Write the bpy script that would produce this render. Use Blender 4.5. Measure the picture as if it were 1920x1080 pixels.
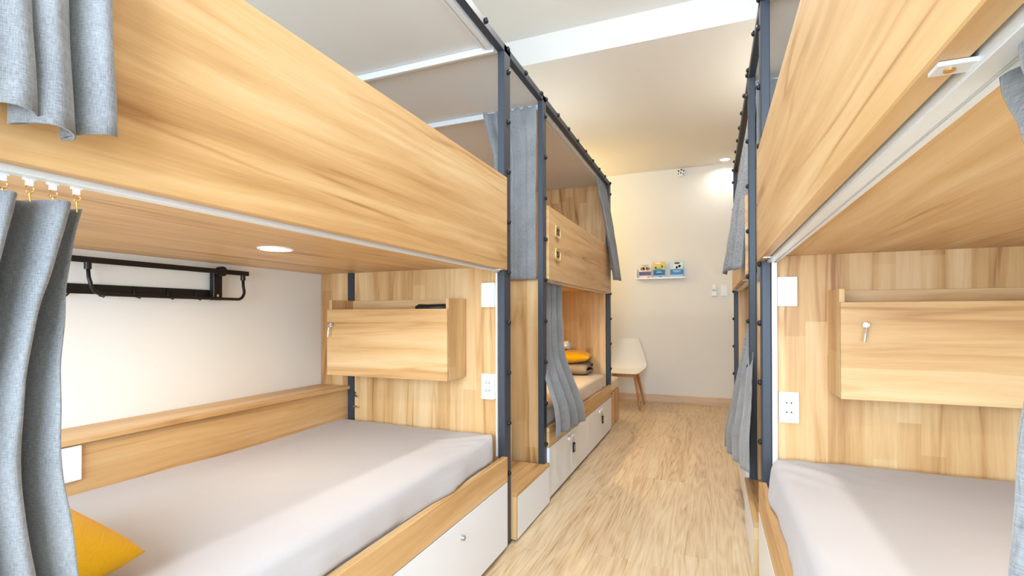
import bpy, bmesh, math, random
from mathutils import Vector, Matrix, noise

random.seed(7)
for o in list(bpy.data.objects): bpy.data.objects.remove(o)
SC = bpy.context.scene
COL = SC.collection

# ------------------------------------------------------------------ camera
F_PX, YAW, PITCH, ROLL, SX, SY = 929.1, 0.389, 0.0056, -0.0019, -7.76, 46.6
CAM = Vector((0, 0, 1.15))
cy_, sy_ = math.cos(YAW), math.sin(YAW)
R0 = Vector((cy_, sy_, 0)); F0 = Vector((-sy_, cy_, 0)); Z0 = Vector((0, 0, 1))
FW = F0*math.cos(PITCH) + Z0*math.sin(PITCH)
U1 = Z0*math.cos(PITCH) - F0*math.sin(PITCH)
RT = R0*math.cos(ROLL) + U1*math.sin(ROLL)
UP = U1*math.cos(ROLL) - R0*math.sin(ROLL)
cd = bpy.data.cameras.new('camera'); cam = bpy.data.objects.new('camera', cd); COL.objects.link(cam)
cam.matrix_world = Matrix(((RT.x, UP.x, -FW.x, CAM.x), (RT.y, UP.y, -FW.y, CAM.y), (RT.z, UP.z, -FW.z, CAM.z), (0, 0, 0, 1)))
cd.sensor_width = 36; cd.lens = F_PX/1920*36; cd.shift_x = -SX/1920; cd.shift_y = SY/1920
cd.clip_start = 0.02; cd.clip_end = 100
SC.camera = cam

# ------------------------------------------------------------------ light and exposure
SC.view_settings.view_transform = 'Standard'; SC.view_settings.look = 'None'
SC.view_settings.gamma = 1; SC.view_settings.use_curve_mapping = False
SC.view_settings.exposure = 0.46
w = bpy.data.worlds.new('sky'); SC.world = w; w.use_nodes = True
bg = w.node_tree.nodes['Background']; bg.inputs[0].default_value = (0.80, 0.90, 1.0, 1); bg.inputs[1].default_value = 1.6

def area_light(name, loc, rot, sx, sy, power, color, shape='RECTANGLE', spread=180):
    l = bpy.data.lights.new(name, 'AREA'); l.shape = shape; l.size = sx; l.size_y = sy; l.energy = power; l.color = color
    l.spread = math.radians(spread)
    o = bpy.data.objects.new(name, l); COL.objects.link(o); o.location = loc; o.rotation_euler = rot
    return o
# daylight entering by the wide window behind the camera
area_light('window_daylight', (-0.35, -1.93, 1.75), (math.radians(90), 0, 0), 3.1, 2.3, 290, (0.61, 0.80, 1.0))

# ------------------------------------------------------------------ helpers
def link(name, me, mat=None, parent=None, loc=(0, 0, 0)):
    o = bpy.data.objects.new(name, me); COL.objects.link(o); o.location = loc
    if parent is not None: o.parent = parent
    if mat is not None and me is not None and len(me.materials) == 0: me.materials.append(mat)
    return o
def tag(o, label, cat, group=None, kind=None):
    o['label'] = label; o['category'] = cat
    if group: o['group'] = group
    if kind: o['kind'] = kind
    return o
def struct(o): o['kind'] = 'structure'; return o
def wloc(o):
    v = Vector(o.location)
    while o.parent: o = o.parent; v = v + Vector(o.location)
    return v
def thing(name, loc, label, cat, group=None):
    o = bpy.data.objects.new(name, None); COL.objects.link(o); o.location = loc
    o.empty_display_size = .1
    return tag(o, label, cat, group)
def mesh_of(bm, name, smooth=False):
    me = bpy.data.meshes.new(name); bm.normal_update(); bm.to_mesh(me); bm.free()
    if smooth:
        for p in me.polygons: p.use_smooth = True
    return me
def bm_box(bm, x0, x1, y0, y1, z0, z1):
    if x0 > x1: x0, x1 = x1, x0
    if y0 > y1: y0, y1 = y1, y0
    if z0 > z1: z0, z1 = z1, z0
    r = bmesh.ops.create_cube(bm, size=1)
    bmesh.ops.scale(bm, vec=(x1-x0, y1-y0, z1-z0), verts=r['verts'])
    bmesh.ops.translate(bm, vec=((x0+x1)/2, (y0+y1)/2, (z0+z1)/2), verts=r['verts'])
    return r['verts']
def box(name, x0, x1, y0, y1, z0, z1, mat, parent=None, bev=.002, seg=1):
    """one box in world coordinates, origin at its centre, parented without moving"""
    c = Vector(((x0+x1)/2, (y0+y1)/2, (z0+z1)/2))
    bm = bmesh.new(); bm_box(bm, x0-c.x, x1-c.x, y0-c.y, y1-c.y, z0-c.z, z1-c.z)
    if bev: bmesh.ops.bevel(bm, geom=list(bm.edges), offset=bev, segments=seg, profile=.5, affect='EDGES')
    return link(name, mesh_of(bm, name), mat, parent, c - (wloc(parent) if parent else Vector()))
def from_bm(name, bm, mat, parent=None, smooth=False, org=None):
    """bm in world coordinates; origin at org or bounds centre"""
    if org is None:
        xs = [v.co for v in bm.verts]
        org = Vector([(min(c[i] for c in xs)+max(c[i] for c in xs))/2 for i in range(3)])
    org = Vector(org)
    bmesh.ops.translate(bm, vec=-org, verts=bm.verts)
    return link(name, mesh_of(bm, name, smooth), mat, parent, org - (wloc(parent) if parent else Vector()))
def bm_cyl(bm, p0, p1, r0, r1=None, n=16, cap=True):
    p0 = Vector(p0); p1 = Vector(p1); r1 = r0 if r1 is None else r1
    d = (p1-p0); L = d.length
    m = Matrix.Translation((p0+p1)/2) @ d.to_track_quat('Z', 'Y').to_matrix().to_4x4()
    return bmesh.ops.create_cone(bm, cap_ends=cap, segments=n, radius1=r0, radius2=r1, depth=L, matrix=m)['verts']
def bm_tube(bm, pts, r, n=10):
    pts = [Vector(p) for p in pts]; rings = []
    for i, p in enumerate(pts):
        a = pts[max(i-1, 0)]; b = pts[min(i+1, len(pts)-1)]
        q = (b-a).normalized().to_track_quat('Z', 'Y')
        rings.append([bm.verts.new(p + q @ Vector((r*math.cos(2*math.pi*k/n), r*math.sin(2*math.pi*k/n), 0))) for k in range(n)])
    for a, b in zip(rings, rings[1:]):
        best = min(range(n), key=lambda s: (a[0].co-b[s].co).length)
        for k in range(n):
            bm.faces.new((a[k], a[(k+1) % n], b[(k+1+best) % n], b[(k+best) % n]))
    bm.faces.new(rings[0][::-1]); bm.faces.new(rings[-1])
    bmesh.ops.recalc_face_normals(bm, faces=bm.faces)
def ss(a, b, x):
    t = min(1, max(0, (x-a)/(b-a))); return t*t*(3-2*t)
def lerp(a, b, t): return a+(b-a)*t

# ------------------------------------------------------------------ materials
def srgb(r, g, b):
    f = lambda c: (c/255)/12.92 if c/255 <= .04045 else (((c/255)+.055)/1.055)**2.4
    return (f(r), f(g), f(b), 1)
def new_mat(name):
    m = bpy.data.materials.new(name); m.use_nodes = True
    nt = m.node_tree; return m, nt, nt.nodes['Principled BSDF']
def plain(name, col, rough=.5, metal=0, bump=0, bscale=200, spec=.5, var=0):
    m, nt, p = new_mat(name)
    p.inputs['Base Color'].default_value = col; p.inputs['Roughness'].default_value = rough; p.inputs['Metallic'].default_value = metal
    p.inputs['Specular IOR Level'].default_value = spec
    if bump or var:
        tc = nt.nodes.new('ShaderNodeTexCoord'); nz = nt.nodes.new('ShaderNodeTexNoise'); nz.inputs['Scale'].default_value = bscale; nz.inputs['Detail'].default_value = 5
        nt.links.new(tc.outputs['Object'], nz.inputs['Vector'])
        if bump:
            b = nt.nodes.new('ShaderNodeBump'); b.inputs['Strength'].default_value = bump; b.inputs['Distance'].default_value = .002
            nt.links.new(nz.outputs['Fac'], b.inputs['Height']); nt.links.new(b.outputs['Normal'], p.inputs['Normal'])
        if var:
            n2 = nt.nodes.new('ShaderNodeTexNoise'); n2.inputs['Scale'].default_value = 3; n2.inputs['Detail'].default_value = 3
            nt.links.new(tc.outputs['Object'], n2.inputs['Vector'])
            mx = nt.nodes.new('ShaderNodeMixRGB'); mx.inputs[1].default_value = tuple(c*(1-var) for c in col[:3])+(1,); mx.inputs[2].default_value = tuple(min(1, c*(1+var)) for c in col[:3])+(1,)
            nt.links.new(n2.outputs['Fac'], mx.inputs[0]); nt.links.new(mx.outputs[0], p.inputs['Base Color'])
    return m
def math_node(nt, op, a, b=None, c=None):
    n = nt.nodes.new('ShaderNodeMath'); n.operation = op
    for i, v in enumerate((a, b, c)):
        if v is None: continue
        if isinstance(v, (int, float)): n.inputs[i].default_value = v
        else: nt.links.new(v, n.inputs[i])
    return n.outputs[0]
def comb(nt, x, y, z):
    n = nt.nodes.new('ShaderNodeCombineXYZ')
    for i, v in enumerate((x, y, z)):
        if isinstance(v, (int, float)): n.inputs[i].default_value = v
        else: nt.links.new(v, n.inputs[i])
    return n.outputs[0]
def noise_node(nt, vec, scale=1, detail=4, rough=.55, dist=0):
    n = nt.nodes.new('ShaderNodeTexNoise'); n.inputs['Scale'].default_value = scale; n.inputs['Detail'].default_value = detail
    n.inputs['Roughness'].default_value = rough; n.inputs['Distortion'].default_value = dist
    nt.links.new(vec, n.inputs['Vector']); return n.outputs['Fac']
def ramp(nt, fac, stops):
    r = nt.nodes.new('ShaderNodeValToRGB'); e = r.color_ramp.elements
    while len(e) < len(stops): e.new(.5)
    for el, (pos, c) in zip(e, stops): el.position = pos; el.color = c
    nt.links.new(fac, r.inputs[0]); return r.outputs[0]
def wood(name, grain, across, stave=.11, length=1.1, cols=None, tone=.30, rough=.42):
    """light oak laminate: grain runs along one object axis, printed staves step along another"""
    m, nt, p = new_mat(name)
    cols = cols or (srgb(160, 111, 64), srgb(196, 151, 98), srgb(210, 168, 115), srgb(224, 190, 142))
    tc = nt.nodes.new('ShaderNodeTexCoord'); sp = nt.nodes.new('ShaderNodeSeparateXYZ'); nt.links.new(tc.outputs['Object'], sp.inputs[0])
    oi = nt.nodes.new('ShaderNodeObjectInfo'); off = math_node(nt, 'MULTIPLY', oi.outputs['Random'], 37.0)
    ax = dict(X=0, Y=1, Z=2); rest = [k for k in 'XYZ' if k not in (grain, across)][0]
    g = math_node(nt, 'ADD', sp.outputs[ax[grain]], off); a0 = math_node(nt, 'ADD', sp.outputs[ax[across]], off); t = sp.outputs[ax[rest]]
    warp = noise_node(nt, comb(nt, math_node(nt, 'MULTIPLY', g, .9), math_node(nt, 'MULTIPLY', a0, 3.0), t), 1, 2)
    a = math_node(nt, 'ADD', a0, math_node(nt, 'MULTIPLY', warp, .06))
    streak = noise_node(nt, comb(nt, math_node(nt, 'MULTIPLY', g, .75), math_node(nt, 'MULTIPLY', a, 15), math_node(nt, 'MULTIPLY', t, 15)), 1, 5, .6, .4)
    broad = noise_node(nt, comb(nt, math_node(nt, 'MULTIPLY', g, .45), math_node(nt, 'MULTIPLY', a, 5), math_node(nt, 'MULTIPLY', t, 3)), 1, 2)
    fib = noise_node(nt, comb(nt, math_node(nt, 'MULTIPLY', g, 9), math_node(nt, 'MULTIPLY', a, 230), math_node(nt, 'MULTIPLY', t, 230)), 1, 2)
    idx = math_node(nt, 'FLOOR', math_node(nt, 'DIVIDE', a0, stave))
    wn = nt.nodes.new('ShaderNodeTexWhiteNoise'); wn.noise_dimensions = '1D'; nt.links.new(idx, wn.inputs['W'])
    jj = math_node(nt, 'FLOOR', math_node(nt, 'ADD', math_node(nt, 'DIVIDE', g, length), wn.outputs['Value']))
    wn2 = nt.nodes.new('ShaderNodeTexWhiteNoise'); wn2.noise_dimensions = '2D'; nt.links.new(comb(nt, idx, jj, 0), wn2.inputs['Vector'])
    v = math_node(nt, 'MULTIPLY', math_node(nt, 'SUBTRACT', streak, .5), 1.25)
    v = math_node(nt, 'ADD', v, math_node(nt, 'MULTIPLY', math_node(nt, 'SUBTRACT', broad, .5), .8))
    v = math_node(nt, 'ADD', v, math_node(nt, 'MULTIPLY', math_node(nt, 'SUBTRACT', wn2.outputs['Value'], .5), tone))
    v = math_node(nt, 'ADD', v, math_node(nt, 'MULTIPLY', math_node(nt, 'SUBTRACT', fib, .5), .18))
    rn = noise_node(nt, comb(nt, math_node(nt, 'MULTIPLY', g, .55), math_node(nt, 'MULTIPLY', a, 8), math_node(nt, 'MULTIPLY', t, 8)), 1, 2, .5, .3)
    ridge = math_node(nt, 'ABSOLUTE', math_node(nt, 'SUBTRACT', rn, .52))
    line = math_node(nt, 'MAXIMUM', math_node(nt, 'SUBTRACT', 1.0, math_node(nt, 'DIVIDE', ridge, .035)), 0.0)
    msk = math_node(nt, 'MAXIMUM', math_node(nt, 'SUBTRACT', noise_node(nt, comb(nt, math_node(nt, 'MULTIPLY', g, 1.6), math_node(nt, 'MULTIPLY', a, 4), math_node(nt, 'ADD', t, 7.0)), 1, 2), .38), 0.0)
    v = math_node(nt, 'SUBTRACT', v, math_node(nt, 'MULTIPLY', line, math_node(nt, 'MULTIPLY', msk, 1.4)))
    v = math_node(nt, 'ADD', v, .60)
    nt.links.new(ramp(nt, v, [(.12, cols[0]), (.42, cols[1]), (.62, cols[2]), (.92, cols[3])]), p.inputs['Base Color'])
    p.inputs['Roughness'].default_value = rough; p.inputs['Specular IOR Level'].default_value = .35
    b = nt.nodes.new('ShaderNodeBump'); b.inputs['Strength'].default_value = .06; b.inputs['Distance'].default_value = .001
    nt.links.new(fib, b.inputs['Height']); nt.links.new(b.outputs['Normal'], p.inputs['Normal'])
    return m
def fabric(name, c1, c2, weave=900, rough=.95, bump=.35, wr=0, wscale=(3, 3, 3), sheen=.15):
    m, nt, p = new_mat(name)
    tc = nt.nodes.new('ShaderNodeTexCoord'); sp = nt.nodes.new('ShaderNodeSeparateXYZ'); nt.links.new(tc.outputs['Object'], sp.inputs[0])
    s = math_node(nt, 'ADD', sp.outputs[0], sp.outputs[1])
    h = noise_node(nt, comb(nt, math_node(nt, 'MULTIPLY', s, weave*.12), math_node(nt, 'MULTIPLY', sp.outputs[2], weave), 0), 1, 2)
    vv = noise_node(nt, comb(nt, math_node(nt, 'MULTIPLY', s, weave), math_node(nt, 'MULTIPLY', sp.outputs[2], weave*.12), 0), 1, 2)
    f = math_node(nt, 'MULTIPLY', math_node(nt, 'ADD', h, vv), .5)
    big = noise_node(nt, tc.outputs['Object'], 7, 4)
    f2 = math_node(nt, 'ADD', f, math_node(nt, 'MULTIPLY', math_node(nt, 'SUBTRACT', big, .5), .35))
    nt.links.new(ramp(nt, f2, [(.3, c1), (.7, c2)]), p.inputs['Base Color'])
    p.inputs['Roughness'].default_value = rough; p.inputs['Specular IOR Level'].default_value = .15
    p.inputs['Sheen Weight'].default_value = sheen
    hh = f
    if wr:
        mp = nt.nodes.new('ShaderNodeMapping'); mp.inputs['Scale'].default_value = wscale; nt.links.new(tc.outputs['Object'], mp.inputs['Vector'])
        wv = noise_node(nt, mp.outputs[0], 1, 4, .5, .8)
        hh = math_node(nt, 'ADD', math_node(nt, 'MULTIPLY', f, .008), math_node(nt, 'MULTIPLY', wv, wr))
    b = nt.nodes.new('ShaderNodeBump'); b.inputs['Strength'].default_value = bump; b.inputs['Distance'].default_value = .003 if not wr else .02
    nt.links.new(hh, b.inputs['Height']); nt.links.new(b.outputs['Normal'], p.inputs['Normal'])
    return m
def emit(name, col, strength):
    m = bpy.data.materials.new(name); m.use_nodes = True; nt = m.node_tree; nt.nodes.remove(nt.nodes['Principled BSDF'])
    e = nt.nodes.new('ShaderNodeEmission'); e.inputs[0].default_value = col; e.inputs[1].default_value = strength
    nt.links.new(e.outputs[0], nt.nodes['Material Output'].inputs[0]); return m

M = {}
M['w_yz'] = wood('oak_board', 'Y', 'Z', .13, 60, tone=.10)
M['w_zx'] = wood('oak_panel', 'Z', 'X', .075, .75, tone=.40)
M['w_zy'] = wood('oak_side', 'Z', 'Y', .075, .75, tone=.3)
M['w_yx'] = wood('oak_deck', 'Y', 'X', .13, 60, tone=.12)
M['w_xz'] = wood('oak_locker', 'X', 'Z', .10, 4.3, tone=.22)
M['steel'] = plain('graphite_steel', srgb(54, 59, 68), .45, .1, .05, 300)
M['black'] = plain('black_metal', srgb(30, 27, 25), .38, .3)
M['knob'] = plain('black_bolt', srgb(40, 41, 44), .35, .4)
M['white'] = plain('white_lacquer', srgb(236, 240, 246), .28, 0, 0, 100, .5)
M['plastic'] = plain('white_plastic', srgb(244, 244, 242), .35)
M['alu'] = plain('white_aluminium', srgb(226, 230, 232), .32, .15)
M['hole'] = plain('dark_hole', srgb(22, 22, 22), .8)
M['chrome'] = plain('chrome', srgb(205, 205, 205), .18, 1)
M['gold'] = plain('brass_wire', srgb(222, 170, 96), .3, .9)
M['brass'] = plain('pale_brass', srgb(214, 190, 132), .4, .6)
M['wall'] = plain('cream_wall', srgb(239, 235, 227), .9, 0, .08, 160, .2)
M['ceil'] = plain('white_ceiling', srgb(236, 231, 224), .95, 0, .05, 120, .1)
M['canopy'] = plain('canopy_panel', srgb(222, 221, 216), .75, 0, .03, 90, .2)
M['curtain'] = fabric('grey_curtain', srgb(104, 104, 105), srgb(156, 156, 157), 650, sheen=.3)
M['sheet'] = fabric('grey_sheet', srgb(184, 178, 177), srgb(186, 180, 179), 700, .9, .35, .6, (2.6, 1.6, 2.0))
M['sheet2'] = fabric('beige_sheet', srgb(198, 178, 152), srgb(210, 191, 166), 700, .9, .4, .5, (2, 2, 2))
M['duvet'] = fabric('taupe_duvet', srgb(160, 143, 120), srgb(180, 163, 138), 600, .95, .5, .5, (8, 8, 14))
M['duvet_grey'] = fabric('grey_duvet', srgb(176, 170, 168), srgb(192, 186, 184), 600, .95, .5, .5, (6, 6, 10))
M['yellow'] = fabric('mustard_cushion', srgb(226, 164, 8), srgb(240, 182, 22), 700, .9, .4, .5, (7, 7, 7))
M['towel'] = fabric('white_towel', srgb(232, 228, 220), srgb(246, 243, 238), 260, 1, .8)
M['cushion'] = fabric('cream_cushion', srgb(222, 205, 172), srgb(232, 216, 186), 700, .9, .3)
M['shell'] = plain('white_shell', srgb(240, 236, 228), .4)
M['beech'] = wood('beech_leg', 'Z', 'X', .3, 2, (srgb(168, 108, 56), srgb(190, 130, 72), srgb(202, 144, 86), srgb(212, 158, 100)), .1)
M['skirt'] = wood('baseboard_oak', 'X', 'Z', .3, 2, (srgb(196, 160, 124), srgb(212, 180, 146), srgb(222, 192, 160), srgb(230, 204, 176)), .1)
M['lamp_warm'] = emit('warm_lamp', (1, .86, .66, 1), 14)
M['lamp_soft'] = emit('soft_lamp', (1, .98, .94, 1), 3)
M['lamp_cool'] = emit('cool_lamp', (1, .98, .94, 1), 10)

def floor_mat():
    m, nt, p = new_mat('oak_floor')
    tc = nt.nodes.new('ShaderNodeTexCoord'); sp = nt.nodes.new('ShaderNodeSeparateXYZ'); nt.links.new(tc.outputs['Object'], sp.inputs[0])
    x, y = sp.outputs[0], sp.outputs[1]
    plank = .19
    idx = math_node(nt, 'FLOOR', math_node(nt, 'DIVIDE', x, plank))
    wn = nt.nodes.new('ShaderNodeTexWhiteNoise'); wn.noise_dimensions = '1D'; nt.links.new(idx, wn.inputs['W'])
    yo = math_node(nt, 'ADD', y, math_node(nt, 'MULTIPLY', wn.outputs['Value'], 9))
    jj = math_node(nt, 'FLOOR', math_node(nt, 'DIVIDE', yo, 1.25))
    wn2 = nt.nodes.new('ShaderNodeTexWhiteNoise'); wn2.noise_dimensions = '2D'; nt.links.new(comb(nt, idx, jj, 0), wn2.inputs['Vector'])
    cath = noise_node(nt, comb(nt, math_node(nt, 'MULTIPLY', x, 9), math_node(nt, 'ADD', math_node(nt, 'MULTIPLY', y, .75), math_node(nt, 'MULTIPLY', idx, 3.3)), jj), 1, 1.5, .5, .3)
    rings = math_node(nt, 'FRACT', math_node(nt, 'MULTIPLY', cath, 9))
    rings = math_node(nt, 'ABSOLUTE', math_node(nt, 'SUBTRACT', rings, .5))
    fib = noise_node(nt, comb(nt, math_node(nt, 'MULTIPLY', x, 120), math_node(nt, 'MULTIPLY', y, 4.5), 0), 1, 3)
    mid = noise_node(nt, comb(nt, math_node(nt, 'MULTIPLY', x, 30), math_node(nt, 'MULTIPLY', y, 1.6), idx), 1, 4)
    v = math_node(nt, 'ADD', math_node(nt, 'MULTIPLY', rings, .50), math_node(nt, 'MULTIPLY', fib, .80))
    v = math_node(nt, 'ADD', v, math_node(nt, 'MULTIPLY', math_node(nt, 'SUBTRACT', wn2.outputs['Value'], .5), .14))
    v = math_node(nt, 'ADD', v, math_node(nt, 'MULTIPLY', math_node(nt, 'SUBTRACT', mid, .5), .5))
    v = math_node(nt, 'ADD', v, .02)
    nt.links.new(ramp(nt, v, [(.22, srgb(172, 136, 96)), (.42, srgb(204, 174, 135)), (.62, srgb(216, 190, 154)), (.9, srgb(226, 204, 172))]), p.inputs['Base Color'])
    p.inputs['Roughness'].default_value = .38; p.inputs['Specular IOR Level'].default_value = .4
    b = nt.nodes.new('ShaderNodeBump'); b.inputs['Strength'].default_value = .12; b.inputs['Distance'].default_value = .001
    nt.links.new(v, b.inputs['Height']); nt.links.new(b.outputs['Normal'], p.inputs['Normal'])
    return m
M['floor'] = floor_mat()
def glass_mat():
    m = bpy.data.materials.new('window_glass'); m.use_nodes = True; nt = m.node_tree; nt.nodes.remove(nt.nodes['Principled BSDF'])
    t = nt.nodes.new('ShaderNodeBsdfTransparent'); g = nt.nodes.new('ShaderNodeBsdfGlossy'); g.inputs['Roughness'].default_value = .02
    mx = nt.nodes.new('ShaderNodeMixShader'); mx.inputs[0].default_value = .06
    nt.links.new(t.outputs[0], mx.inputs[1]); nt.links.new(g.outputs[0], mx.inputs[2]); nt.links.new(mx.outputs[0], nt.nodes['Material Output'].inputs[0]); return m
M['glass'] = glass_mat()

# ------------------------------------------------------------------ room shell
XW0, XW1, YF, YB, ZC, ZN, YS = -2.10, 1.37, -1.60, 6.812, 3.062, 3.27, 3.55
struct(box('floor', XW0-.1, XW1+.1, YF-.1, YB+.1, -.1, 0, M['floor'], bev=0))
struct(box('wall_left', XW0-.1, XW0, YF-.1, YB+.1, 0, 3.4, M['wall'], bev=0))
struct(box('wall_right', XW1, XW1+.1, YF-.1, YB+.1, 0, 3.4, M['wall'], bev=0))
struct(box('wall_back', XW0, XW1, YB, YB+.1, 0, ZC, M['wall'], bev=0))
cl = struct(box('ceiling', XW0, XW1, YF-.1, YS, ZN, ZN+.1, M['ceil'], bev=0))
box('dropped_ceiling', XW0, XW1, YS, YB+.1, ZC, ZN+.1, M['ceil'], cl, bev=0)
struct(box('baseboard_back', XW0, XW1, YB-.018, YB, 0, .106, M['skirt'], bev=.003))
# window wall behind the camera
WX0, WX1, WZ0, WZ1 = -1.85, 1.15, .6, 2.85
bm = bmesh.new()
for a in ((XW0, WX0, 0, ZN), (WX1, XW1, 0, ZN), (WX0, WX1, 0, WZ0), (WX0, WX1, WZ1, ZN)): bm_box(bm, a[0], a[1], YF-.1, YF, a[2], a[3])
struct(from_bm('wall_front', bm, M['wall']))
bm = bmesh.new()
for x in (WX0, -.87, .11, WX1-.05): bm_box(bm, x, x+.05, YF-.07, YF-.02, WZ0, WZ1)
for z in (WZ0, 2.2, WZ1-.05): bm_box(bm, WX0, WX1, YF-.07, YF-.02, z, z+.05)
win = struct(from_bm('window_1', bm, M['plastic']))
for i, (a, b) in enumerate(((WX0, -.87), (-.87, .11), (.11, WX1))):
    for c, d in ((WZ0, 2.2), (2.2, WZ1)): box('pane', a+.05, b if i < 2 else b-.05, YF-.048, YF-.044, c+.05, d if d < 2.5 else d-.05, M['glass'], win, bev=0)

# ------------------------------------------------------------------ shared small meshes
def dome_mesh():
    bm = bmesh.new()
    bmesh.ops.create_uvsphere(bm, u_segments=10, v_segments=6, radius=.0135)
    bmesh.ops.scale(bm, vec=(.75, 1, 1), verts=bm.verts)
    return mesh_of(bm, 'bolt', True)
KNOB = dome_mesh(); KNOB.materials.append(M['knob'])
def knob(x, y, z, parent): return link('bolt', KNOB, None, parent, Vector((x, y, z)) - wloc(parent))

ZB, ZT, ZTOP, ZSILL, ZDR, ZDECK = 1.374, 1.83, 2.500, .457, .336, 1.392
class Side:
    """s=-1 left row, s=+1 right row; f(d) = x at distance d behind the aisle face"""
    def __init__(self, s, x): self.s, self.x = s, x
    def f(self, d): return self.x + self.s*d
L = Side(-1, -.926); Rr = Side(1, .1806)
DEPTH = 1.174

def rail(S, y0, y1, z, parent, name='curtain_rail', d0=.034, d1=.078):
    bm = bmesh.new()
    w = d1-d0
    bm_box(bm, S.f(d0), S.f(d0+w*.56), y0, y1, z-.026, z)
    bm_box(bm, S.f(d0+w*.56), S.f(d0+w*.68), y0, y1, z-.013, z)
    bm_box(bm, S.f(d0+w*.68), S.f(d1), y0, y1, z-.022, z)
    bmesh.ops.bevel(bm, geom=list(bm.edges), offset=.002, segments=2, affect='EDGES')
    return from_bm(name, bm, M['alu'], parent)

def post(S, y0, y1, parent, z0=0, z1=ZTOP, knobs=True, d0=.015, d1=.05):
    p = box('post', S.f(d0), S.f(d1), y0, y1, z0, z1, M['steel'], parent, .003)
    if knobs:
        for k in range(9):
            z = .36+.252*k
            if z0 < z < z1: knob(S.f(d0-.004), (y0+y1)/2+.01, z, p)
    return p
def beam(S, y0, y1, parent, first, last):
    p = box('top_beam', S.f(.015), S.f(.05), y0, y1, ZTOP-.040, ZTOP, M['steel'], parent, .003)
    n = max(1, round((last-first)/.262))
    for k in range(n+1): knob(S.f(.011), lerp(first, last, k/n), ZTOP-.012, p)
    return p
def lock_with_key(x, y, z, face, parent, key=True):
    """face: unit vector out of the door"""
    f = Vector(face); p = Vector((x, y, z))
    bm = bmesh.new(); bm_cyl(bm, p, p+f*.012, .0115, .0105, 20); bm_cyl(bm, p+f*.012, p+f*.015, .007, .007, 16)
    lk = from_bm('lock', bm, M['chrome'], parent, False)
    if key:
        side = f.cross(Vector((0, 0, 1)))
        bm = bmesh.new()
        q = p+f*.026
        bm_cyl(bm, q-side*.0012, q+side*.0012, .013, .013, 18)
        pts = [q+Vector((0, 0, -.008)), q+Vector((0, 0, -.03))+side*.004, q+Vector((0, 0, -.06))+side*.008]
        bm_tube(bm, pts, .0042, 6)
        bm_cyl(bm, p+f*.012, q, .0035, .0035, 8)
        from_bm('key', bm, M['chrome'], parent)
    return lk

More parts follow.
